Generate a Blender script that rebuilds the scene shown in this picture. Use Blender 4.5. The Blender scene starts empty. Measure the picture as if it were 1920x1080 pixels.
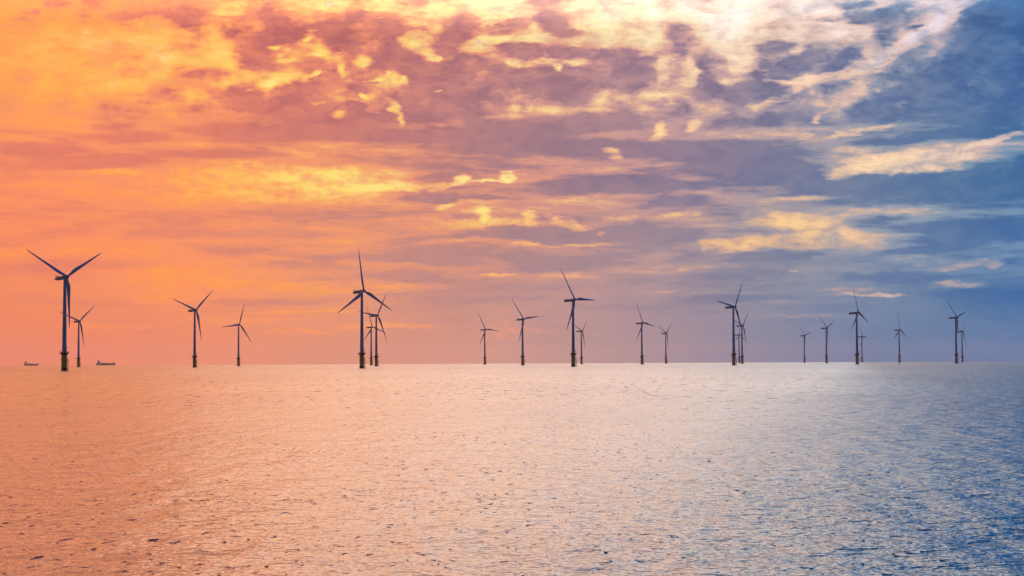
import bpy, bmesh, math, random
from mathutils import Vector, Matrix
R = math.radians
sc = bpy.context.scene
col = sc.collection
RE = 6.371e6                      # the sea follows the Earth's curve

# ------------------------------------------------------------------ camera
FPX, CAM_H, PITCH, ROLL = 3009.6, 6.4, 0.04557, 0.00429
cd = bpy.data.cameras.new("camera")
cd.sensor_width = 36.0
cd.lens = FPX / 1920 * 36
cd.clip_start = 0.5
cd.clip_end = 60000
cam = bpy.data.objects.new("camera", cd)
col.objects.link(cam)
cam.location = (0, 0, CAM_H)
cam.matrix_world = Matrix.Translation((0, 0, CAM_H)) @ Matrix.Rotation(math.pi / 2 + PITCH, 4, 'X') @ Matrix.Rotation(-ROLL, 4, 'Z')
sc.camera = cam

# ------------------------------------------------------------------ exposure
sc.view_settings.view_transform = 'Standard'
sc.view_settings.look = 'None'
sc.view_settings.exposure = 0.0
sc.view_settings.gamma = 1.0
sc.render.resolution_x, sc.render.resolution_y = 1920, 1080

# ------------------------------------------------------------------ world
SUN_AZ, SUN_EL = R(4.0), R(18.0)       # the sun stands behind the cloud deck, right of centre
w = bpy.data.worlds.new("World")
sc.world = w
w.use_nodes = True
w.cycles.sampling_method = 'MANUAL'
w.cycles.sample_map_resolution = 512
nt = w.node_tree
nt.nodes.clear()


class G:
    """small helper to write node graphs as expressions"""
    def __init__(s, nt): s.nt = nt

    def _in(s, sock, v):
        if isinstance(v, bpy.types.NodeSocket): s.nt.links.new(v, sock)
        elif v is not None: sock.default_value = v

    def m(s, op, a, b=None, c=None, clamp=False):
        n = s.nt.nodes.new('ShaderNodeMath'); n.operation = op; n.use_clamp = clamp
        for i, v in enumerate((a, b, c)): s._in(n.inputs[i], v)
        return n.outputs[0]

    def v(s, op, a, b=None, c=None):
        n = s.nt.nodes.new('ShaderNodeVectorMath'); n.operation = op
        for i, q in enumerate((a, b, c)):
            if q is not None: s._in(n.inputs[i], q)
        return n.outputs[1 if op in ('DOT_PRODUCT', 'LENGTH') else 0]

    def scale(s, a, k):
        n = s.nt.nodes.new('ShaderNodeVectorMath'); n.operation = 'SCALE'
        s._in(n.inputs[0], a); s._in(n.inputs['Scale'], k)
        return n.outputs[0]

    def xyz(s, x, y, z):
        n = s.nt.nodes.new('ShaderNodeCombineXYZ')
        for i, q in enumerate((x, y, z)): s._in(n.inputs[i], q)
        return n.outputs[0]

    def sep(s, a):
        n = s.nt.nodes.new('ShaderNodeSeparateXYZ'); s._in(n.inputs[0], a)
        return n.outputs[0], n.outputs[1], n.outputs[2]

    def noise(s, vec, scale=1.0, detail=4.0, rough=0.5, dist=0.0, lac=2.0, color=False, dim='3D'):
        n = s.nt.nodes.new('ShaderNodeTexNoise'); n.noise_dimensions = dim
        s._in(n.inputs['Vector'], vec)
        n.inputs['Scale'].default_value = scale; n.inputs['Detail'].default_value = detail
        n.inputs['Roughness'].default_value = rough; n.inputs['Distortion'].default_value = dist
        n.inputs['Lacunarity'].default_value = lac
        return n.outputs[1 if color else 0]

    def mr(s, v, a, b, c=0.0, d=1.0, smooth=False):
        n = s.nt.nodes.new('ShaderNodeMapRange')
        n.interpolation_type = 'SMOOTHSTEP' if smooth else 'LINEAR'
        for i, q in enumerate((v, a, b, c, d)): s._in(n.inputs[i], q)
        return n.outputs[0]

    def mix(s, f, a, b):
        n = s.nt.nodes.new('ShaderNodeMix'); n.data_type = 'RGBA'
        s._in(n.inputs[0], f); s._in(n.inputs[6], a); s._in(n.inputs[7], b)
        return n.outputs[2]

    def ramp(s, f, stops, interp='LINEAR'):
        n = s.nt.nodes.new('ShaderNodeValToRGB'); n.color_ramp.interpolation = interp
        s._in(n.inputs[0], f)
        e = n.color_ramp.elements
        while len(e) > 1: e.remove(e[-1])
        for i, (p, c) in enumerate(stops):
            k = e[0] if i == 0 else e.new(p)
            k.position = p; k.color = c
        return n.outputs[0]


def lin(c):
    return tuple(((x / 255) / 12.92 if x <= 10 else ((x / 255 + 0.055) / 1.055) ** 2.4) for x in c) + (1.0,)


# a photo pixel -> direction; U, V below are azimuth and elevation in "photo pixels" (radians * FPX)
def pix_dir(px, py):
    u0, v0 = px - 960, 540 - py
    u = u0 * math.cos(ROLL) + v0 * math.sin(ROLL); v = -u0 * math.sin(ROLL) + v0 * math.cos(ROLL)
    cp, sp = math.cos(PITCH), math.sin(PITCH)
    return Vector((u / FPX, cp - v / FPX * sp, sp + v / FPX * cp)).normalized()


def pix_uv(px, py):
    d = pix_dir(px, py)
    return math.atan2(d.x, d.y) * FPX, math.asin(d.z) * FPX


g = G(nt)
tc = nt.nodes.new('ShaderNodeTexCoord')
D = g.v('NORMALIZE', tc.outputs['Generated'])
dx, dy, dz = g.sep(D)
AZ = g.m('ARCTAN2', dx, dy)
EL = g.m('ARCSINE', dz)

# drifting the lookup a little makes every cloud bank ragged
lowp = g.v('MULTIPLY', D, (1, 1, 3.0))
wob = g.v('SUBTRACT', g.noise(lowp, 26.0, 3.0, 0.55, color=True), (0.5, 0.5, 0.5))
wob2 = g.v('SUBTRACT', g.noise(lowp, 95.0, 3.0, 0.6, color=True), (0.5, 0.5, 0.5))
wx, wy, _ = g.sep(wob)
wx2, wy2, _ = g.sep(wob2)
U0 = g.m('MULTIPLY', AZ, FPX)
V0 = g.m('MULTIPLY', EL, FPX)
U = g.m('ADD', g.m('MULTIPLY_ADD', wx, 40.0, U0), g.m('MULTIPLY', wx2, 22.0))
V = g.m('ADD', g.m('MULTIPLY_ADD', wy, 24.0, V0), g.m('MULTIPLY', wy2, 15.0))
UUU = g.xyz(U, U, U)
VVV = g.xyz(V, V, V)

# cloud banks (+) and breaks (-): centre x, y, half-width, half-height (photo pixels), tilt in degrees (right end up), weight
BLOBS = [
 # upper left
 (60,20,30,9,0,.4),(230,33,46,14,6,.75),(115,80,22,14,0,.35),(240,130,22,8,0,.4),(165,34,20,6,0,.3),
 (330,18,60,30,0,.65),(350,48,55,22,-20,.6),(480,34,70,24,0,.6),(560,50,60,20,0,.5),(625,72,40,26,0,.6),(520,68,26,14,0,.5),
 (470,70,50,22,0,.55),(400,140,50,18,8,.5),(488,112,48,26,0,.75),(310,168,34,14,0,.5),(522,166,30,11,0,.55),
 (600,125,45,14,0,.7),(620,165,70,14,0,.35),(575,120,38,11,0,.6),(615,148,28,15,0,.8),(650,70,22,14,0,.6),(665,197,28,8,0,.7),(705,219,30,8,0,.8),
 (640,45,40,26,0,.55),(700,50,85,30,0,.85),(745,55,60,20,10,.6),(860,62,50,36,35,.95),(868,26,46,9,4,.5),(955,48,55,13,14,.6),
 (1045,45,45,22,-30,.9),(1075,58,40,12,-15,.6),(1185,12,50,12,0,.55),(760,112,55,30,-25,.9),(820,130,80,26,0,.8),(730,125,60,28,0,.6),
 (970,92,60,18,0,.85),(1060,95,55,15,0,.85),(860,170,130,42,0,.95),(1010,155,120,45,0,.95),(1080,160,70,42,15,.9),(810,205,90,24,6,.9),
 (1150,115,50,34,0,.9),(1190,145,45,26,0,.9),(1275,70,50,34,0,1.),(1330,125,36,50,0,.9),(1290,45,40,14,0,.5),(1320,170,40,20,0,.7),
 (1445,82,52,16,0,.95),(1455,118,45,38,0,.75),(1545,115,80,22,5,1.05),(1495,125,60,26,0,.8),(1580,82,36,11,0,.6),(1395,176,60,18,0,.9),(1420,150,60,18,0,.6),
 (1640,32,62,14,14,.95),(1555,38,30,8,0,.7),(1655,62,26,24,0,.75),(1715,50,26,7,0,.8),
 (1870,50,130,50,38,1.15),(1780,125,110,32,28,1.05),(1910,130,130,90,0,1.2),(1690,172,100,15,20,1.0),(1810,188,180,24,7,1.1),(1880,60,100,70,0,.9),
 (1000,8,60,8,0,.5),(1120,22,30,8,0,.4),(1380,12,70,8,0,.6),(1480,40,50,9,0,.5),(760,8,40,8,0,.6),(1600,8,80,8,4,.6),(1330,55,26,10,0,.5),(1440,52,22,8,0,.5),
 # long lens clouds
 (1010,240,230,22,3,.95),(560,200,190,24,-6,.75),(560,246,220,20,0,.8),(760,255,150,16,0,.4),(1020,275,240,18,0,.75),(1110,232,90,12,4,.4),(1390,230,160,16,8,.45),
 (50,285,130,26,0,.5),(245,258,70,16,0,.45),(190,305,160,16,0,.4),(195,237,60,8,0,.45),(420,290,120,16,0,.25),
 (1350,285,200,22,-2,1.1),(1440,325,170,24,-6,1.1),(1110,350,130,20,0,1.2),(1240,322,90,14,0,.4),
 (1680,354,180,32,0,1.2),(1860,345,150,44,6,1.3),(1260,350,110,16,0,.4),(1740,258,150,11,3,.6),(1830,225,110,16,0,.6),
 (1650,411,60,9,3,.55),(810,370,50,9,0,.85),(905,373,80,4,0,.5),(1020,438,110,18,-3,1.3),(905,441,80,5,0,.5),(1190,440,130,24,0,.6),
 (1250,375,100,12,0,.35),(1850,432,160,24,0,1.1),(1480,478,130,9,5,.7),(1400,512,150,12,0,.4),(1720,470,90,8,4,.5),
 (700,488,170,14,-3,.35),(850,474,160,22,0,.45),(1050,490,140,20,0,.6),(780,522,120,9,-2,.35),(1400,560,140,14,0,.4),(1890,560,120,40,0,.3),(420,470,70,10,-10,.3),
 (1700,520,180,12,0,.4),(120,505,150,30,0,.25),(1370,345,120,18,0,.5),
 # breaks in the deck
 (210,100,220,80,0,-.55),(280,85,130,40,0,-.45),(80,150,130,90,0,-.35),(250,165,70,20,0,-.4),(400,58,20,16,0,-.7),(425,22,32,5,0,-.9),(420,100,26,10,0,-.5),
 (520,152,40,12,18,-1.25),(500,160,20,8,0,-.7),(370,158,70,7,0,-.6),(640,8,60,10,0,-.9),(785,80,34,22,-45,-1.3),(815,106,22,9,-20,-1.2),(900,85,40,15,10,-1.2),
 (680,120,24,17,0,-1.2),(738,198,24,12,-55,-1.8),(750,222,10,14,0,-1.2),(682,178,14,8,-40,-1.1),(640,215,22,11,0,-.9),(590,104,14,5,0,-1.2),(588,138,22,5,15,-1.2),
 (850,16,240,14,0,-.8),(578,72,11,4,0,-1.1),(515,88,14,6,0,-1.),(730,139,7,5,0,-1.2),(605,192,18,5,0,-.9),(820,174,14,5,0,-1.1),(540,150,9,9,0,-1.3),(465,172,14,4,0,-.9),(700,149,24,2.5,0,-.9),(715,36,12,3,0,-.7),(592,56,16,3,0,-.7),(555,116,40,4,0,-.7),(640,128,8,14,0,-.8),(760,150,10,8,0,-.8),(905,135,20,5,0,-.7),(930,172,14,4,0,-.8),(1085,120,30,8,0,-.8),(1240,130,14,26,0,-.8),(1350,95,20,8,0,-.9),(1230,180,40,6,0,-.6),(1470,150,40,5,0,-.7),(985,72,70,7,0,-.8),(1110,80,50,16,0,-.9),(965,119,17,9,0,-2.2),(1044,128,18,9,-45,-1.8),(1005,116,55,7,0,-1.),(930,20,60,20,0,-.5),
 (1130,30,70,30,0,-.9),(1230,22,120,26,0,-.8),(1215,62,36,34,0,-1.1),(1350,25,150,34,0,-1.1),(1400,50,80,30,0,-1.2),(1340,75,40,18,-30,-.8),
 (1395,108,28,26,35,-1.2),(1293,142,24,32,0,-1.2),(1380,152,40,8,12,-.8),(1500,62,70,20,0,-.7),(1590,58,50,20,0,-.8),(1490,96,16,10,0,-1.),
 (1545,145,70,10,6,-.9),(1500,20,80,14,0,-.8),(1610,125,34,14,0,-.6),(1640,105,30,24,0,-1.),(1700,82,66,11,32,-1.2),(1755,45,90,12,28,-1.1),(1780,12,70,14,20,-.8),
 (1455,182,40,9,22,-.9),(1120,178,26,18,50,-.8),(1100,206,40,5,0,-.6),(1010,208,110,7,6,-.35),
 (1232,246,12,20,-35,-1.3),(1150,282,26,12,-10,-1.2),(1157,299,12,6,0,-1.8),(1297,236,16,11,0,-1.),(1533,224,12,10,0,-1.),(1600,248,70,5,8,-.8),(1505,256,30,6,0,-.6),
 (1640,308,110,14,8,-1.3),(1580,326,50,10,15,-1.2),(1750,298,110,11,0,-1.2),(1700,318,120,8,0,-1.),(1870,262,80,6,12,-1.2),(1600,285,60,10,0,-.3),
 (480,340,230,38,0,-.9),(520,345,130,26,0,-.7),(430,320,60,10,0,-.4),(525,328,30,7,-5,-1.8),(560,350,36,6,0,-1.6),(470,362,34,5,0,-1.4),(640,352,44,7,0,-1.7),(420,345,24,4,0,-1.2),(690,330,30,5,0,-.8),(610,368,50,5,0,-.7),(640,345,90,22,0,-.8),(710,340,60,14,0,-.6),(300,370,150,30,0,-.35),(230,325,60,5,0,-.6),(60,345,60,5,0,-.4),
 (868,336,20,9,0,-2.4),(953,334,17,9,0,-2.4),(948,322,14,4,0,-1.6),(825,349,50,6,4,-1.8),(755,349,60,9,0,-1.3),(905,341,50,3,0,-1.2),
 (833,385,24,9,0,-1.4),(905,405,16,18,0,-1.6),(912,418,30,10,0,-1.3),(997,405,22,12,0,-1.5),(1065,417,38,9,-18,-1.7),(1122,437,14,4,0,-1.2),
 (870,412,90,18,0,-.5),(980,418,50,8,0,-.9),(1050,458,110,4,-1,-.6),(990,450,30,10,0,-.4),
 (1272,403,38,6,4,-.9),(1162,409,30,5,0,-.8),(1370,462,60,13,0,-1.1),(1520,428,110,20,-14,-1.1),(1450,450,120,16,0,-.8),(1500,372,60,5,0,-.6),(1290,460,70,10,0,-.3),
 (1830,492,70,6,8,-.9),(1725,487,60,9,0,-.6),(1865,496,20,6,0,-.9),(1640,552,56,4,-2,-1.5),(1795,535,36,6,0,-.9),(1600,542,60,4,0,-.5),(1490,508,9,3,0,-.8),
 (350,518,220,24,0,-.4),(440,540,130,14,0,-.4),(650,538,120,11,0,-1.),(180,470,80,20,0,-.2),(600,586,110,4,-1,-1.),(725,613,90,7,0,-1.1),(560,622,70,5,0,-.8),(200,612,70,4,0,-.9),(450,600,120,5,0,-.4),(850,565,120,10,0,.3),(300,560,60,8,0,-.5),(520,566,150,8,0,.35),(980,560,90,6,0,.3),
 (938,516,38,2.5,0,-1.1),(745,498,150,6,-3,-.35),(1080,513,110,8,5,-.35),(1230,498,120,6,0,-.3),(1330,548,130,4,0,-.35),(1520,592,100,4,0,-.35),(1270,545,70,3,0,-.3),
 (940,625,44,45,0,-.3),(1000,618,40,4,0,-.3),(1530,640,60,5,0,-.25),(1460,565,60,5,0,-.35),(60,600,120,40,0,-.1),
]
XP = 1.28
total = None
while len(BLOBS) % 3: BLOBS.append((0, 0, 1, 1, 0, 0.0))
for i in range(0, len(BLOBS), 3):
    A, B, C_, Dd, E_, F_, W_ = ([0.0] * 3 for _ in range(7))
    for j in range(3):
        x, y, rx, ry, rot, wt = BLOBS[i + j]
        cu, cv = pix_uv(x, y)
        c, s = math.cos(R(rot)), math.sin(R(rot))
        k_ = XP if wt > 0 else (1.5 if rx > 26 else 1.15)
        rx *= k_; ry *= k_
        A[j], B[j] = c / rx, s / rx
        C_[j] = -(cu * c + cv * s) / rx
        Dd[j], E_[j] = -s / ry, c / ry
        F_[j] = -(-cu * s + cv * c) / ry
        W_[j] = wt
    du = g.v('MULTIPLY_ADD', UUU, A, g.v('MULTIPLY_ADD', VVV, B, C_))
    dv = g.v('MULTIPLY_ADD', UUU, Dd, g.v('MULTIPLY_ADD', VVV, E_, F_))
    q = g.v('MULTIPLY_ADD', dv, dv, g.v('MULTIPLY', du, du))
    fall = g.v('MAXIMUM', g.v('SUBTRACT', (1, 1, 1), q), (0, 0, 0))
    fall = g.v('MULTIPLY', fall, fall)
    t = g.v('DOT_PRODUCT', fall, W_)
    total = t if total is None else g.m('ADD', total, t)

# cloud texture everywhere: lumpy high up, drawn out into streaks low down
lump = g.noise(g.v('MULTIPLY', D, (1, 1, 1.4)), 34.0, 6.0, 0.48, 0.2)
fine = g.noise(g.v('MULTIPLY', D, (1, 1, 2.2)), 130.0, 5.0, 0.6, 0.2)
strk = g.noise(g.v('ADD', g.v('MULTIPLY', D, (1, 1, 8.0)), (3, 1, 5)), 13.0, 8.0, 0.56, 0.4)
hi = g.mr(V0, 400.0, 500.0, 0.0, 1.0, True)
wisp = g.noise(g.v('ADD', g.v('MULTIPLY', D, (1, 1, 5.0)), (1, 4, 2)), 70.0, 5.0, 0.62, 0.5)
puff = g.noise(g.v('MULTIPLY', D, (1, 1, 1.35)), 62.0, 5.0, 0.45, 0.4)
nzl = g.m('ADD', g.m('MULTIPLY', g.m('SUBTRACT', lump, 0.5), 0.55), g.m('MULTIPLY', g.m('SUBTRACT', fine, 0.5), 0.8))
nzl = g.m('MULTIPLY_ADD', g.m('SUBTRACT', puff, 0.5), 1.1, nzl)
nzs = g.m('ADD', g.m('MULTIPLY', g.m('SUBTRACT', strk, 0.5), 1.6), g.m('MULTIPLY', g.m('SUBTRACT', wisp, 0.5), 0.55))
fade = g.mr(V0, 20.0, 230.0, 0.22, 1.0, True)     # the lowest air is a smooth veil
nzs = g.m('MULTIPLY', nzs, fade)
mxn = nt.nodes.new('ShaderNodeMix'); mxn.data_type = 'FLOAT'
g._in(mxn.inputs[0], hi); g._in(mxn.inputs[2], nzs); g._in(mxn.inputs[3], nzl)
NZ = mxn.outputs[0]
BRK = g.mr(g.m('ADD', g.m('MULTIPLY', wisp, 0.5), g.m('MULTIPLY', fine, 0.5)), 0.38, 0.62, 0.3, 1.35, True)
pos = g.m('MAXIMUM', total, 0.0)
neg = g.m('MULTIPLY', g.m('MINIMUM', total, 0.0), BRK)
pos = g.m('DIVIDE', pos, g.m('MULTIPLY_ADD', pos, 0.95, 1.0))
neg = g.m('DIVIDE', neg, g.m('MULTIPLY_ADD', neg, -0.75, 1.0))
total = g.m('ADD', g.m('MULTIPLY', pos, 0.95), g.m('MULTIPLY', neg, 0.9))
bias = g.mr(V0, 420.0, 540.0, 0.54, 0.41, True)
Fm = g.m('ADD', g.m('ADD', bias, total), NZ)

# palettes: rows by elevation, stops by azimuth
XS = [-100, 150, 400, 650, 900, 1150, 1400, 1650, 1900, 2100]
GAP = {
 670: [(244,140,100),(246,146,100),(246,152,108),(246,158,116),(246,160,130),(216,168,156),(180,158,168),(150,150,180),(110,140,185),(90,130,185)],
 560: [(250,150,92),(252,156,90),(255,166,80),(255,170,84),(255,168,110),(236,176,150),(206,176,164),(226,190,168),(150,160,185),(110,145,190)],
 450: [(252,158,80),(255,165,76),(255,172,78),(255,190,90),(255,214,110),(255,205,130),(255,206,140),(240,200,160),(190,180,180),(150,165,190)],
 340: [(253,166,78),(255,172,80),(255,198,92),(255,228,124),(255,238,150),(255,218,140),(255,208,150),(255,218,176),(248,210,184),(220,200,190)],
 200: [(254,172,84),(255,182,88),(255,200,100),(255,216,112),(255,228,140),(255,222,160),(255,215,172),(252,212,182),(225,200,195),(190,180,195)],
 60:  [(254,172,90),(255,180,92),(255,200,106),(255,218,122),(255,226,150),(255,232,178),(252,226,198),(236,206,200),(212,194,202),(170,175,200)],
 -250:[(255,164,92),(255,168,96),(255,182,116),(255,200,140),(255,222,184),(252,226,204),(240,222,214),(214,210,210),(140,176,206),(60,130,190)],
 -1400:[(252,156,90),(252,160,94),(252,172,114),(255,192,150),(252,216,188),(238,216,208),(214,214,212),(160,184,206),(60,126,180),(24,96,165)],
}
MID = {
 670: [(238,132,100),(239,134,102),(240,142,106),(228,146,118),(214,150,134),(182,146,146),(140,134,158),(98,122,166),(86,118,170),(64,110,172)],
 560: [(242,136,98),(245,142,98),(250,150,100),(232,150,114),(206,148,134),(180,146,148),(152,144,160),(130,138,168),(98,124,170),(56,112,172)],
 450: [(250,142,96),(252,146,98),(250,150,102),(238,150,112),(224,148,124),(196,150,144),(170,152,160),(160,156,176),(128,146,182),(88,130,182)],
 340: [(250,142,100),(252,148,102),(250,152,102),(244,156,110),(228,150,124),(208,152,142),(184,154,158),(168,158,174),(136,150,180),(92,128,178)],
 200: [(252,158,94),(252,156,98),(244,146,106),(230,142,116),(216,148,134),(206,156,150),(186,156,164),(158,152,176),(124,140,180),(80,118,174)],
 60:  [(252,162,92),(252,158,94),(246,144,104),(236,140,110),(228,148,126),(220,160,146),(210,170,164),(180,160,176),(100,124,178),(50,98,168)],
 -250:[(252,150,90),(252,152,92),(250,158,104),(240,156,116),(232,172,150),(218,178,168),(196,180,182),(160,170,188),(112,150,188),(44,112,172)],
 -1400:[(220,125,80),(224,130,86),(224,145,105),(214,160,150),(212,170,162),(195,168,172),(170,168,182),(120,146,180),(50,108,162),(20,82,148)],
}
DARK = {
 670: [(230,126,102),(232,128,104),(230,134,108),(216,142,120),(204,144,128),(166,140,146),(120,127,158),(92,116,164),(70,112,168),(54,102,168)],
 560: [(228,128,104),(228,130,106),(224,134,112),(206,138,124),(188,138,136),(158,136,146),(124,126,156),(104,120,164),(56,104,168),(34,98,168)],
 450: [(236,130,102),(236,132,104),(226,136,112),(206,138,124),(176,132,132),(158,134,144),(136,132,154),(112,124,164),(74,108,168),(50,100,170)],
 340: [(228,126,104),(228,126,104),(224,130,106),(200,128,118),(166,122,130),(140,120,140),(122,118,150),(104,120,160),(72,108,162),(40,92,160)],
 200: [(238,136,104),(234,128,106),(216,120,106),(196,116,114),(172,122,128),(160,126,138),(134,122,148),(106,116,160),(80,108,164),(52,94,162)],
 60:  [(236,136,104),(226,124,104),(206,112,104),(190,110,108),(184,118,120),(166,124,138),(130,118,148),(108,116,154),(70,100,158),(38,88,156)],
 -250:[(244,142,94),(244,144,96),(234,144,104),(222,146,124),(204,148,144),(186,150,156),(164,150,168),(136,144,176),(92,126,176),(34,92,156)],
 -1400:[(180,110,84),(182,112,86),(180,116,96),(174,122,114),(156,122,130),(134,120,140),(104,112,144),(70,96,146),(34,76,140),(14,56,122)],
}
AZR = 0.9    # the ramps span +-AZR radians
fpos = g.mr(AZ, -AZR, AZR)


def palette(P):
    rows = sorted(P, reverse=True)          # from the horizon up; the cloud deck overhead is the brightest
    P = dict(P); P[0] = P[60]; P[-90] = P[-250]
    gain = {-90: 3.0, -250: 3.45, -1400: 3.8}
    out, lastv = None, None
    for y in rows:
        st = []
        for x, c in zip(XS, P[y]):
            a = pix_uv(x, 400)[0] / FPX
            st.append(((a + AZR) / (2 * AZR), tuple(q * gain.get(y, 1.0) for q in lin(c)[:3]) + (1.0,)))
        rc = g.ramp(fpos, st)
        v = pix_uv(960, y)[1]
        if out is None: out = rc
        else: out = g.mix(g.mr(V0, lastv, v, 0.0, 1.0), out, rc)
        lastv = v
    return out


cg, cm, ck = palette(GAP), palette(MID), palette(DARK)
slate = g.mr(AZ, 0.06, 0.30, 0.0, 1.0, True)
cm = g.mix(slate, cm, g.v('MULTIPLY', cm, (0.80, 1.02, 0.95)))
ck = g.mix(slate, ck, g.v('MULTIPLY', ck, (0.78, 1.0, 0.92)))
soft = g.noise(g.v('ADD', g.v('MULTIPLY', D, (1, 1, 2.2)), (7, 2, 3)), 48.0, 6.0, 0.6, 0.4)
cg = g.mix(g.mr(soft, 0.42, 0.7, 0.0, 0.75, True), cg, cm)
lown = g.mr(hi, 0.0, 1.0, 0.2, 0.5)
ck = g.mix(g.mr(soft, 0.4, 0.65, 0.0, lown, True), ck, cm)
ck = g.mix(g.mr(soft, 0.5, 0.3, 0.0, lown, True), ck, g.v('MULTIPLY', ck, (0.72, 0.74, 0.85)))
vo = nt.nodes.new('ShaderNodeTexVoronoi'); vo.feature = 'SMOOTH_F1'
vo.inputs['Scale'].default_value = 42.0; vo.inputs['Smoothness'].default_value = 0.35
vo.inputs['Detail'].default_value = 0.0; vo.inputs['Roughness'].default_value = 0.5; vo.inputs['Randomness'].default_value = 1.0
g._in(vo.inputs['Vector'], g.v('ADD', g.v('MULTIPLY', D, (1, 1, 1.7)), g.scale(wob2, 0.02)))
puffs = g.m('MULTIPLY', g.m('SUBTRACT', 0.46, vo.outputs['Distance']), g.m('MULTIPLY', hi, 0.85))
Fm = g.m('ADD', Fm, puffs)
crisp = g.mr(hi, 0.0, 1.0, 1.2, 1.5)
Fm = g.m('ADD', g.m('MULTIPLY', g.m('SUBTRACT', Fm, 0.43), crisp), 0.43)
c = g.mix(g.mr(Fm, 0.42, 0.88, 0.0, 1.0, True), cm, ck)
edge = g.mix(0.55, cm, cg)          # the rim where light first comes through is richer than the break itself
edge = g.v('MULTIPLY', edge, (1.03, 0.94, 0.92))
c = g.mix(g.mr(Fm, 0.16, 0.47, 1.0, 0.0, True), c, edge)
c = g.mix(g.mr(Fm, -0.3, 0.24, 1.0, 0.0, True), c, cg)
hot = g.mr(Fm, -0.35, -1.0, 0.0, 1.0, True)
c = g.mix(hot, c, g.v('MULTIPLY_ADD', cg, (1.0, 1.07, 1.2), (0.1, 0.1, 0.09)))

# away from the afterglow the deck gives way to the dusk sky
sky = nt.nodes.new('ShaderNodeTexSky')
sky.sky_type = 'NISHITA'; sky.sun_disc = False
sky.sun_elevation = SUN_EL; sky.sun_rotation = SUN_AZ
sky.air_density = 1.0; sky.dust_density = 1.0; sky.ozone_density = 3.0
clear = g.v('MULTIPLY', sky.outputs[0], (0.05, 0.05, 0.05))
cl2 = g.noise(g.v('MULTIPLY', D, (1, 1, 3.0)), 5.0, 8.0, 0.55, 0.3)
deck = g.mix(g.mr(cl2, 0.4, 0.62, 0.0, 1.0, True), clear, lin((34, 78, 140)))
side = g.m('ABSOLUTE', AZ)
back = g.mr(side, 0.75, 1.9, 0.0, 1.0, True)
c = g.mix(back, c, deck)
bg = nt.nodes.new('ShaderNodeBackground')
bg.inputs['Strength'].default_value = 1.0
wo = nt.nodes.new('ShaderNodeOutputWorld')
nt.links.new(c, bg.inputs['Color'])
nt.links.new(bg.outputs[0], wo.inputs['Surface'])

# ------------------------------------------------------------------ sun, veiled by the clouds
sl = bpy.data.lights.new("sun", 'SUN')
sl.energy = 0.2
sl.angle = R(32)
sl.color = (1.0, 0.76, 0.5)
so = bpy.data.objects.new("sun", sl)
col.objects.link(so)
so.rotation_euler = (-(math.pi / 2 - SUN_EL), 0, -SUN_AZ)
so.location = (0, 0, 300)


# ------------------------------------------------------------------ materials
def mat(name, color, rough=0.5, spec=0.5, var=0.0, vscale=1.0, metallic=0.0, streak=None):
    m = bpy.data.materials.new(name); m.use_nodes = True
    n = m.node_tree; b = n.nodes['Principled BSDF']
    b.inputs['Roughness'].default_value = rough
    b.inputs['Specular IOR Level'].default_value = spec
    b.inputs['Metallic'].default_value = metallic
    gg = G(n)
    t = n.nodes.new('ShaderNodeTexCoord')
    vec = gg.v('MULTIPLY', t.outputs['Object'], streak or (1, 1, 1))
    nz = gg.noise(vec, vscale, 5.0, 0.6)
    dark = tuple(k * (1 - var) for k in color) + (1,)
    lite = tuple(min(1, k * (1 + var * .5)) for k in color) + (1,)
    n.links.new(gg.mix(gg.mr(nz, 0.3, 0.7), dark, lite), b.inputs['Base Color'])
    return m


M = {
 'paint': mat('blue_tinted_turbine_paint', (.17, .28, .42), .35, .4, .15, .25, streak=(1, 1, .15)),  # light grey paint; its dark blue backlit cast is put into the base colour
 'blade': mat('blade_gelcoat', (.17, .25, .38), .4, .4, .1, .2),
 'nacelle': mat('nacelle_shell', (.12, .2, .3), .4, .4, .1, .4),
 'yellow': mat('yellow_foundation_paint', (.58, .35, .05), .5, .4, .35, .5, streak=(1, 1, .2)),
 'growth': mat('weed_and_mussel_growth', (.02, .025, .015), .8, .3, .5, 2.0),
 'steel': mat('dark_steel_grating', (.06, .07, .075), .6, .4, .3, 1.0),
 'rust': mat('rusty_landing_steel', (.28, .10, .03), .6, .3, .4, 1.0),
 'hull': mat('weathered_hull_paint', (.42, .24, .24), .6, .3, .3, .1),
 'house': mat('ship_white_paint', (.5, .46, .44), .5, .4, .1, .2),
 'hatch': mat('hatch_cover_paint', (.4, .24, .22), .6, .3, .2, .2),
}

# ------------------------------------------------------------------ the sea
sm = bpy.data.materials.new('sea_water'); sm.use_nodes = True
n = sm.node_tree; g2 = G(n)
b = n.nodes['Principled BSDF']
geo = n.nodes.new('ShaderNodeNewGeometry')
P = geo.outputs['Position']
px_, py_, pz_ = g2.sep(P)
dist = g2.v('LENGTH', P)
flat = g2.xyz(px_, py_, 0.0)
# wave height summed from chop, ripples and a low swell, differentiated by hand so that
# far water keeps its full slope instead of smoothing out
gust = g2.mr(g2.noise(g2.v('MULTIPLY', flat, (.012, .004, 1)), 1.0, 4.0, 0.55), 0.35, 0.68, 0.75, 1.15, True)
# a breeze ruffles the water towards the near right
paw = g2.m('ADD', g2.m('MULTIPLY', px_, 0.055), g2.m('MULTIPLY', py_, -0.012))
paw = g2.m('ADD', paw, g2.m('MULTIPLY', g2.noise(g2.v('MULTIPLY', flat, (.08, .03, 1)), 1.0, 3.0), 0.35))
paw = g2.mr(paw, -0.9, 1.9, 0.65, 3.1, True)
gust = g2.m('MULTIPLY', gust, paw)


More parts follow.
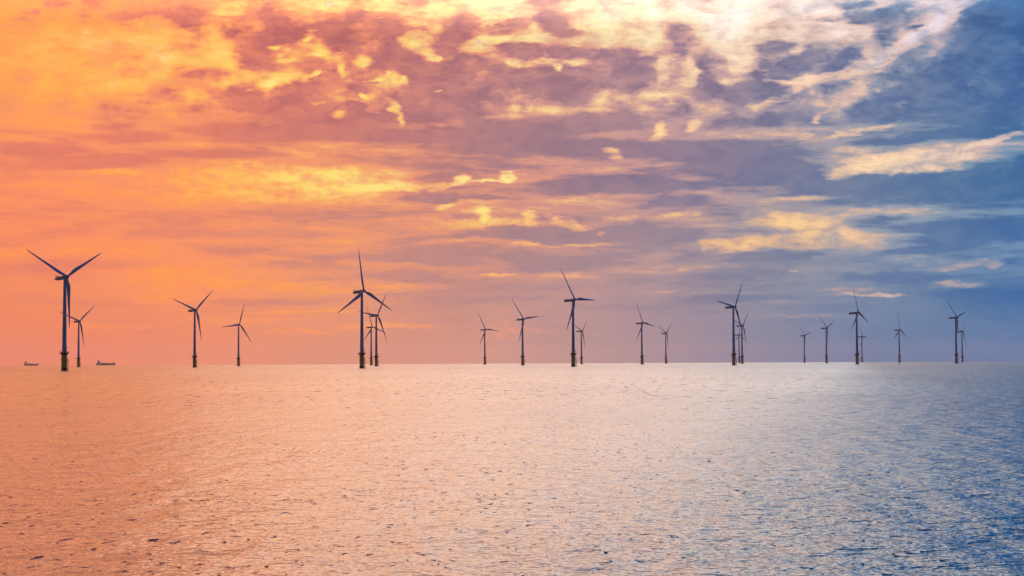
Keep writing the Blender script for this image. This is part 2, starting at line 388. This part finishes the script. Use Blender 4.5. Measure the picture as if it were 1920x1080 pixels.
def waves(vec, octs):
    t = None
    for sc_, det, amp, st in octs:
        nn = g2.noise(g2.v('MULTIPLY', vec, st), sc_, det, 0.55, 0.0)
        t = g2.m('MULTIPLY', nn, amp) if t is None else g2.m('MULTIPLY_ADD', nn, amp, t)
    return t


OCT = [(0.11, 1.0, 0.8, (3.4, .9, 1)), (0.3, 1.0, 0.48, (1.4, 1.1, 1)), (1.25, 2.0, 0.30, (1.25, .9, 1)), (5.0, 2.0, 0.055, (1.2, .8, 1))]
EPS = 0.03
h0 = waves(flat, OCT)
hx = waves(g2.v('ADD', flat, (EPS, 0, 0)), OCT)
hy = waves(g2.v('ADD', flat, (0, EPS, 0)), OCT)
amp = g2.m('MULTIPLY', gust, -1.0 / EPS)
sx = g2.m('MULTIPLY', g2.m('MULTIPLY', g2.m('SUBTRACT', hx, h0), amp), 0.45)
sy = g2.m('MULTIPLY', g2.m('SUBTRACT', hy, h0), amp)
# scattered steep wavelets: the short dark dashes on the light water
dsh = g2.noise(g2.v('MULTIPLY', flat, (2.2, .9, 1)), 1.0, 3.0, 0.6, 0.5)
dsm = g2.noise(g2.v('MULTIPLY', flat, (.09, .05, 1)), 1.0, 2.0, 0.5)
dsh = g2.m('ADD', dsh, g2.m('MULTIPLY', g2.m('SUBTRACT', dsm, 0.5), 0.2))
dsh = g2.m('MULTIPLY', g2.mr(dsh, 0.59, 0.76, 0.0, 1.0, True), -0.8)
far_ = g2.noise(g2.v('MULTIPLY', flat, (.45, .09, 1)), 1.0, 3.0, 0.6, 0.3)
far_ = g2.m('MULTIPLY', g2.mr(far_, 0.57, 0.72, 0.0, 1.0, True), g2.mr(dist, 120.0, 350.0, 0.0, -0.5))
dsh = g2.m('ADD', dsh, far_)
sy = g2.m('ADD', g2.m('SUBTRACT', sy, g2.mr(dist, 60.0, 1500.0, 0.09, 0.13)), dsh)
N = g2.v('NORMALIZE', g2.v('ADD', geo.outputs['Normal'], g2.xyz(sx, sy, 0.0)))
n.links.new(N, b.inputs['Normal'])
b.inputs['Base Color'].default_value = (.008, .09, .17, 1)
b.inputs['IOR'].default_value = 1.34
b.inputs['Specular IOR Level'].default_value = 0.5
n.links.new(g2.mr(dist, 40.0, 1500.0, 0.12, 0.22), b.inputs['Roughness'])

RINGS, SEG = 190, 720
r0, r1 = 1.5, 16000.0
vs, fs = [(0, 0, 0)], []
for i in range(RINGS):
    r = r0 * (r1 / r0) ** (i / (RINGS - 1))
    z = -r * r / (2 * RE)
    for k in range(SEG):
        a = 2 * math.pi * k / SEG
        vs.append((r * math.sin(a), r * math.cos(a), z))
for k in range(SEG): fs.append((0, 1 + (k + 1) % SEG, 1 + k))
for i in range(RINGS - 1):
    o0, o1 = 1 + i * SEG, 1 + (i + 1) * SEG
    for k in range(SEG):
        k2 = (k + 1) % SEG
        fs.append((o0 + k, o0 + k2, o1 + k2, o1 + k))
me = bpy.data.meshes.new('sea'); me.from_pydata(vs, [], fs); me.update()
me.shade_smooth()
me.materials.append(sm)
sea = bpy.data.objects.new('sea', me); col.objects.link(sea)
sea['kind'] = 'structure'


# ------------------------------------------------------------------ mesh helpers
def newobj(name, bm, m, parent=None, mats=None):
    me = bpy.data.meshes.new(name)
    bmesh.ops.recalc_face_normals(bm, faces=bm.faces)
    bm.to_mesh(me); bm.free()
    for q in (mats if mats is not None else [m]): me.materials.append(q)
    o = bpy.data.objects.new(name, me); col.objects.link(o)
    if parent: o.parent = parent
    return o


def smooth(o, ang=35):
    me = o.data
    me.shade_smooth()
    try: me.set_sharp_from_angle(angle=R(ang))
    except Exception: pass
    return o


def lathe(bm, prof, seg=32, axis='Z', off=(0, 0, 0)):
    rings = []
    for r, z in prof:
        ring = []
        for k in range(seg):
            a = 2 * math.pi * k / seg
            p = (r * math.cos(a), r * math.sin(a), z)
            if axis == 'Y': p = (p[0], p[2], p[1])
            if axis == 'X': p = (p[2], p[0], p[1])
            ring.append(bm.verts.new((p[0] + off[0], p[1] + off[1], p[2] + off[2])))
        rings.append(ring)
    for a, b_ in zip(rings, rings[1:]):
        for k in range(seg):
            bm.faces.new((a[k], a[(k + 1) % seg], b_[(k + 1) % seg], b_[k]))
    bm.faces.new(rings[0]); bm.faces.new(rings[-1])


def tube(bm, a, b_, r, seg=8):
    a, b_ = Vector(a), Vector(b_)
    d = (b_ - a); L = d.length
    q = d.to_track_quat('Z', 'Y').to_matrix().to_4x4()
    bmesh.ops.create_cone(bm, cap_ends=True, segments=seg, radius1=r, radius2=r, depth=L,
                          matrix=Matrix.Translation((a + b_) / 2) @ q)


def box(bm, c_, s, rot=None):
    m = Matrix.Translation(c_) @ (rot or Matrix.Identity(4)) @ Matrix.Diagonal((s[0], s[1], s[2], 1))
    return bmesh.ops.create_cube(bm, size=1, matrix=m)['verts']


def ring_tube(bm, r, z, tr, seg=32):
    for k in range(seg):
        a0, a1 = 2 * math.pi * k / seg, 2 * math.pi * (k + 1) / seg
        tube(bm, (r * math.cos(a0), r * math.sin(a0), z), (r * math.cos(a1), r * math.sin(a1), z), tr, 6)


# ------------------------------------------------------------------ the wind turbine
HUB, OVER, TILT, BL = 80.0, 2.87, 0.1039, 44.4
DECK = 15.6


def loft(bm, secs):
    rings = [[bm.verts.new(p) for p in s] for s in secs]
    for a, b_ in zip(rings, rings[1:]):
        k = len(a)
        for i in range(k): bm.faces.new((a[i], a[(i + 1) % k], b_[(i + 1) % k], b_[i]))
    bm.faces.new(rings[0]); bm.faces.new(rings[-1])


def blade_mesh():
    """along +Z, rotor axis (upwind) = -Y, chord roughly along X"""
    bm = bmesh.new(); secs = []
    st = [(0.9, 2.0, 1.0, 0), (2.2, 1.95, 1.0, 4), (4.0, 2.3, .72, 12), (6.5, 3.1, .42, 15), (9.0, 3.55, .31, 13), (12, 3.35, .26, 10.5),
          (16, 2.9, .23, 8), (21, 2.4, .21, 5.5), (27, 1.95, .19, 3.5), (33, 1.5, .18, 2), (38, 1.15, .17, 1), (42, .75, .16, .5), (43.8, .45, .15, 0), (BL, .14, .15, 0)]
    for z, ch, th, tw in st:
        pts = []
        K = 18
        rnd = max(0, min(1, (th - .3) / .6))
        for k in range(K):
            a = 2 * math.pi * k / K
            cx = math.cos(a)
            x = .5 * cx * ch
            air = math.sin(a) * (.5 + .28 * cx) * th * ch
            cir = math.sin(a) * .5 * th * ch
            y = cir * rnd + air * (1 - rnd)
            x -= (1 - rnd) * (.22 * ch)          # quarter chord on the pitch axis
            t = R(tw + 4)
            X, Y = x * math.cos(t) - y * math.sin(t), x * math.sin(t) + y * math.cos(t)
            Y -= -0.0009 * z * z * 0.7            # bent a little downwind
            pts.append((X, Y, z))
        secs.append(pts)
    loft(bm, secs)
    return bm


def side(bm):      # the landing stage and crane sit on one flank of the pile
    bmesh.ops.rotate(bm, verts=bm.verts, cent=(0, 0, 0), matrix=Matrix.Rotation(R(-68), 3, 'Z'))


def make_turbine():
    root = bpy.data.objects.new('wind_turbine', None); col.objects.link(root)
    root.empty_display_size = 5
    # foundation
    bm = bmesh.new()
    lathe(bm, [(2.0, -9), (2.0, 1.9), (2.12, 1.91), (2.12, 14.2), (2.25, 14.4), (2.25, 14.9)], 40)
    f = smooth(newobj('foundation', bm, M['yellow'], root)); f['label'] = 'yellow painted round foundation pile'
    bm = bmesh.new()
    lathe(bm, [(2.04, -9), (2.2, -1), (2.28, .6), (2.22, 1.5), (2.16, 2.3), (2.125, 2.4)], 40)
    smooth(newobj('waterline_band', bm, M['growth'], f))
    # boat landing: two fender tubes with stubs
    bm = bmesh.new()
    for s_ in (-.9, .9):
        tube(bm, (3.5, s_, -2), (3.5, s_, 9.2), .2)
        tube(bm, (3.5, s_, 9.2), (2.1, s_, 10.8), .18)
        for z in (1.2, 4.8, 8.4): tube(bm, (2.0, s_ * .8, z), (3.5, s_, z), .14)
    side(bm); smooth(newobj('boat_landing', bm, M['rust'], f))
    bm = bmesh.new()
    for s_ in (-.28, .28): tube(bm, (2.85, s_, -1), (2.85, s_, 15.0), .06, 6)
    for i in range(40): tube(bm, (2.85, -.28, -.6 + i * .4), (2.85, .28, -.6 + i * .4), .035, 6)
    for z in (3, 7, 11): 
        for s_ in (-.28, .28): tube(bm, (2.0, s_, z), (2.85, s_, z), .05, 6)
    box(bm, (3.3, 0, 9.6), (1.7, 1.8, .12))
    side(bm); newobj('ladder', bm, M['rust'], f)
    bm = bmesh.new()
    for a in (100, 135, 215):
        x, y = 2.35 * math.cos(R(a)), 2.35 * math.sin(R(a))
        tube(bm, (x, y, -4), (x, y, 14.6), .16)
    smooth(newobj('cable_tube', bm, M['yellow'], f))
    # platform
    bm = bmesh.new()
    lathe(bm, [(2.26, 13.6), (2.6, 13.7), (3.95, 15.25), (4.1, 15.3), (4.1, DECK), (1.9, DECK + .02)], 32)
    pf = newobj('platform', bm, M['steel'], root)
    bm = bmesh.new()
    for z in (.45, .8, 1.15): ring_tube(bm, 4.0, DECK + z, .045)
    for k in range(20):
        a = 2 * math.pi * k / 20
        tube(bm, (4 * math.cos(a), 4 * math.sin(a), DECK), (4 * math.cos(a), 4 * math.sin(a), DECK + 1.17), .05, 6)
    newobj('railing', bm, M['yellow'], pf)
    bm = bmesh.new()
    tube(bm, (2.9, -1.6, DECK), (2.9, -1.6, DECK + 3.4), .2)
    tube(bm, (2.9, -1.6, DECK + 3.3), (4.0, -1.9, DECK + 4.5), .16)
    tube(bm, (4.0, -1.9, DECK + 4.5), (5.3, -2.1, DECK + 3.7), .13)
    tube(bm, (2.9, -1.6, DECK + 2.2), (4.0, -1.9, DECK + 4.4), .08)
    tube(bm, (5.3, -2.1, DECK + 3.7), (5.3, -2.1, DECK + 2.5), .04)
    side(bm); smooth(newobj('davit_crane', bm, M['rust'], pf))
    # tower
    bm = bmesh.new()
    prof = [(2.02, 14.9), (1.95, DECK + .1)]
    zt = HUB - 1.9
    for i in range(1, 25):
        t = i / 24; z = DECK + (zt - DECK) * t; r = 1.95 + (1.22 - 1.95) * t
        prof.append((r, z))
        if i in (8, 16): prof += [(r + .05, z + .02), (r + .05, z + .2), (r, z + .22)]
    prof.append((1.35, zt + .25))
    lathe(bm, prof, 40)
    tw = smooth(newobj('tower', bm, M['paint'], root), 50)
    bm = bmesh.new()
    box(bm, (0.0, -1.94, DECK + 1.35), (.95, .16, 2.3))
    newobj('door', bm, M['steel'], tw)
    # nacelle group: rotor axis along -Y of the head frame, pitched up by the shaft tilt
    head = Matrix.Translation((0, 0, HUB)) @ Matrix.Rotation(-TILT, 4, 'X')
    bm = bmesh.new(); secs = []
    for y, wx_, zl, zh in ((-1.75, 1.25, -1.3, 1.25), (-1.3, 1.5, -1.55, 1.4), (1.0, 1.6, -1.75, 1.55), (6.5, 1.6, -1.65, 1.45), (11.2, 1.5, -1.35, 1.4), (12.6, 1.2, -.95, 1.2)):
        s_ = []
        for k in range(24):
            a = 2 * math.pi * (k + .5) / 24
            cx, cz = math.cos(a), math.sin(a)
            e = .45
            X = math.copysign(abs(cx) ** e, cx) * wx_; Z = math.copysign(abs(cz) ** e, cz)
            s_.append((X, y, (zh + zl) / 2 + Z * (zh - zl) / 2))
        secs.append(s_)
    loft(bm, secs)
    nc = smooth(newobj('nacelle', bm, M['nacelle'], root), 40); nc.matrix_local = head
    bm = bmesh.new()
    tube(bm, (0, 11.9, 1.2), (0, 12.5, 3.9), .2)
    tube(bm, (-.8, 11.5, 1.2), (0, 12.3, 2.9), .12)
    tube(bm, (.8, 11.5, 1.2), (0, 12.3, 2.9), .12)
    tube(bm, (-.6, 12.5, 3.8), (.6, 12.5, 3.8), .1)
    smooth(newobj('wind_mast', bm, M['steel'], nc))
    bm = bmesh.new(); box(bm, (0, 8.6, 1.6), (2.3, 2.6, .5))
    bmesh.ops.bevel(bm, geom=bm.edges[:], offset=.12, segments=2, affect='EDGES')
    newobj('cooler_housing', bm, M['nacelle'], nc)
    bm = bmesh.new()
    lathe(bm, [(1.25, -1.78), (1.6, -2.0), (1.65, -2.9), (1.62, -3.7), (1.4, -4.3), (1.0, -4.85), (.5, -5.2), (.12, -5.3)], 32, 'Y')
    hb = smooth(newobj('rotor_hub', bm, M['nacelle'], root), 40); hb.matrix_local = head
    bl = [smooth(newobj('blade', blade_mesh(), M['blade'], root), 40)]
    for _ in range(2):
        c_ = bl[0].copy(); col.objects.link(c_); c_.parent = root; bl.append(c_)
    return root


def pose_rotor(root, phase):
    head = Matrix.Translation((0, 0, HUB)) @ Matrix.Rotation(-TILT, 4, 'X')
    k = 0
    for ch in root.children:
        if ch.name.split('.')[0] == 'blade':
            ch.matrix_local = head @ Matrix.Translation((0, -OVER, 0)) @ Matrix.Rotation(phase + k * 2 * math.pi / 3, 4, 'Y')
            k += 1


# (azimuth, distance, rotor yaw, blade phase, label)
TURBS = [
 (-0.27197, 1421.8, 0.8996, 1.0402, 'largest wind turbine, at the far left, one blade pointing down beside its tower'),
 (-0.26374, 2899.9, 0.9171, 0.8936, 'small wind turbine just right of the largest one at the far left'),
 (-0.19526, 2283.1, 0.9171, 0.8796, 'mid-sized wind turbine standing alone right of the two cargo ships, blades in a wide Y'),
 (-0.16884, 3131.3, 0.8298, 0.3840, 'slender wind turbine with one blade level to the left, in the orange half'),
 (-0.09336, 1673.5, 0.8298, 2.0455, 'big wind turbine with one blade straight up, front of the left-centre cluster of three'),
 (-0.08447, 2535.4, 0.8996, 0.6353, 'middle-sized turbine right of the big one in the cluster of three against orange sky'),
 (-0.08760, 3380.3, 0.9520, 1.8500, 'smallest turbine of the left-centre cluster, between the towers of the other two'),
 (-0.01713, 3676.4, 0.8298, 1.6336, 'small turbine standing alone over the pink glow, left of the picture centre'),
 (0.00643, 2789.9, 0.8472, 1.4521, 'medium turbine near the picture centre with a level blade pointing right'),
 (0.03794, 1927.5, 0.8996, 1.5638, 'big turbine right of centre with a level right blade, small turbine close behind it'),
 (0.04302, 3899.5, 1.0392, 0.8936, 'small turbine close behind the right side of the big turbine just right of centre'),
 (0.08050, 3116.8, 0.8996, 1.7174, 'medium turbine standing alone against mauve sky with right blade drooping'),
 (0.09533, 4243.2, 0.9869, 0.9285, 'small turbine with Y-shaped blades, next right of the lone medium turbine in mauve sky'),
 (0.13699, 2219.6, 0.8822, 0.6842, 'big dark blue turbine at the front of the right-hand cluster of three'),
 (0.14205, 3401.6, 0.9171, 0.8378, 'medium turbine at the right of the right-hand cluster of three, against blue sky'),
 (0.14026, 4587.8, 0.9500, 0.0500, 'smallest turbine of the right-hand cluster, squeezed between the two larger towers'),
 (0.17982, 4817.2, 0.9171, 1.3334, 'tiny turbine standing alone right of the right-hand cluster of three'),
 (0.19308, 3728.3, 0.9345, 1.2078, 'small turbine between the tiny lone turbine and the tall blue one'),
 (0.21142, 2551.8, 0.9694, 1.9478, 'tall blue turbine with an upright blade below the thin bright cloud streak'),
 (0.21435, 5080.5, 0.9345, 1.6825, 'tiny far turbine just right of the tall blue turbine tower'),
 (0.23642, 4040.1, 0.8647, 2.0735, 'small turbine standing alone on the blue side with blades in an upside-down Y'),
 (0.26963, 2904.6, 0.8298, 1.2985, 'larger turbine of the pair at the far right'),
 (0.27309, 4325.8, 0.9171, 0.7261, 'smaller turbine of the pair at the far right, behind the larger one'),
]
proto = make_turbine()


def dup(src):
    r = src.copy(); col.objects.link(r)
    for ch in src.children:
        c_ = ch.copy(); col.objects.link(c_); c_.parent = r
        for gc in ch.children:
            d_ = gc.copy(); col.objects.link(d_); d_.parent = c_
    return r


roots = [proto] + [dup(proto) for _ in TURBS[1:]]
for o, (az, d, yaw, ph, lab) in zip(roots, TURBS):
    o.location = (d * math.sin(az), d * math.cos(az), -d * d / (2 * RE))
    o.rotation_euler = (0, 0, yaw)
    pose_rotor(o, ph)
    o['label'] = lab; o['category'] = 'wind turbine'; o['group'] = 'offshore wind turbines'


# ------------------------------------------------------------------ the two ships
def make_ship(L, B, name):
    """bow towards +X"""
    root = bpy.data.objects.new(name, None); col.objects.link(root)
    Hd = L * .09
    bm = bmesh.new(); secs = []
    for t, wd, top, bot in ((-.5, .7, 1.25, .25), (-.47, .88, 1.2, -.3), (-.36, 1, 1.0, -.9), (0, 1, 1.0, -.9), (.3, 1, 1.0, -.9), (.40, .82, 1.05, -.9), (.405, .8, 1.55, -.9), (.46, .5, 1.75, -.85), (.5, .06, 1.95, -.1)):
        x = t * L; h = B / 2 * wd
        secs.append([(x, -h, Hd * top), (x, -h * .97, Hd * .3), (x, -h * .7, Hd * bot), (x, h * .7, Hd * bot), (x, h * .97, Hd * .3), (x, h, Hd * top)])
    loft(bm, secs)
    hull = newobj('hull', bm, M['hull'], root)
    bm = bmesh.new()
    x0 = -.385 * L; lv = 3.3
    for i in range(4):
        box(bm, (x0 + i * .3, 0, Hd * 1.2 + lv * (i + .5)), (L * (.20 - .03 * i), B * (.86 - .08 * i), lv * .96))
    box(bm, (x0 + L * .02, 0, Hd * 1.2 + lv * 4.4), (L * .06, B * .98, 2.4))
    bmesh.ops.bevel(bm, geom=bm.edges[:], offset=.12, segments=1, affect='EDGES')
    hs = newobj('superstructure', bm, M['house'], root)
    bm = bmesh.new()
    lathe(bm, [(1.9, Hd * 1.2 + lv * 3), (1.6, Hd * 1.2 + lv * 5.6), (1.5, Hd * 1.2 + lv * 5.7)], 16, off=(x0 - L * .04, 0, 0))
    smooth(newobj('funnel', bm, M['hull'], hs))
    bm = bmesh.new(); zt = Hd * 1.2 + lv * 4.9
    tube(bm, (x0 + L * .015, 0, zt), (x0 + L * .015, 0, zt + 6), .28); tube(bm, (x0 + L * .015, -2, zt + 4), (x0 + L * .015, 2, zt + 4), .14)
    newobj('mast', bm, M['steel'], hs)
    for i in range(5):
        bm = bmesh.new()
        box(bm, ((-.2 + i * .125) * L, 0, Hd * 1.0 + 2.6 - i * .35), (L * .108, B * .78, 5.2 - i * .7))
        bmesh.ops.bevel(bm, geom=bm.edges[:], offset=.25, segments=1, affect='EDGES')
        newobj('hatch_cover', bm, M['hatch'], root)
    for x in (-.2, .07):
        bm = bmesh.new()
        tube(bm, (x * L, 0, Hd), (x * L, 0, Hd + 8), .7, 10); tube(bm, (x * L, 0, Hd + 7.5), (x * L + L * .11, 0, Hd + 5.0), .35)
        newobj('deck_crane', bm, M['house'], root)
    bm = bmesh.new()
    tube(bm, (.45 * L, 0, Hd * 1.7), (.45 * L, 0, Hd * 1.7 + 6), .3)
    newobj('foremast', bm, M['steel'], root)
    return root


def place(o, px, d, rz):
    az = pix_uv(px, 684)[0] / FPX
    o.location = (d * math.sin(az), d * math.cos(az), -d * d / (2 * RE)); o.rotation_euler = (0, 0, rz - az)


s1 = make_ship(82, 15, 'cargo_ship'); place(s1, 58.5, 10000, R(8))
s1['label'] = 'smaller hazy cargo ship on the horizon left of the largest turbine'; s1['category'] = 'ship'; s1['group'] = 'ships on the horizon'
s2 = make_ship(111, 18, 'cargo_ship'); place(s2, 198.5, 10200, R(6))
s2['label'] = 'longer hazy cargo ship on the horizon right of the two left-hand turbines'; s2['category'] = 'ship'; s2['group'] = 'ships on the horizon'


# ------------------------------------------------------------------ sea haze
bm = bmesh.new()
box(bm, (0, 0, 60), (34000, 34000, 170))
bmesh.ops.translate(bm, verts=[v for v in bm.verts if v.co.z < 0], vec=(0, 0, 0))
for v in bm.verts:
    if v.co.z < 0: v.co.z = -(17000 ** 2) / RE - 2      # below the curved sea
hz = newobj('haze', bm, None, None, mats=[])
hm = bpy.data.materials.new('sea_haze'); hm.use_nodes = True
hm.node_tree.nodes.clear()
pv = hm.node_tree.nodes.new('ShaderNodeVolumePrincipled')
pv.inputs['Color'].default_value = (.99, .96, .97, 1)
pv.inputs['Density'].default_value = 1.6e-5
pv.inputs['Anisotropy'].default_value = 0.6
mo = hm.node_tree.nodes.new('ShaderNodeOutputMaterial')
hm.node_tree.links.new(pv.outputs[0], mo.inputs['Volume'])
hz.data.materials.append(hm)
hz['kind'] = 'stuff'
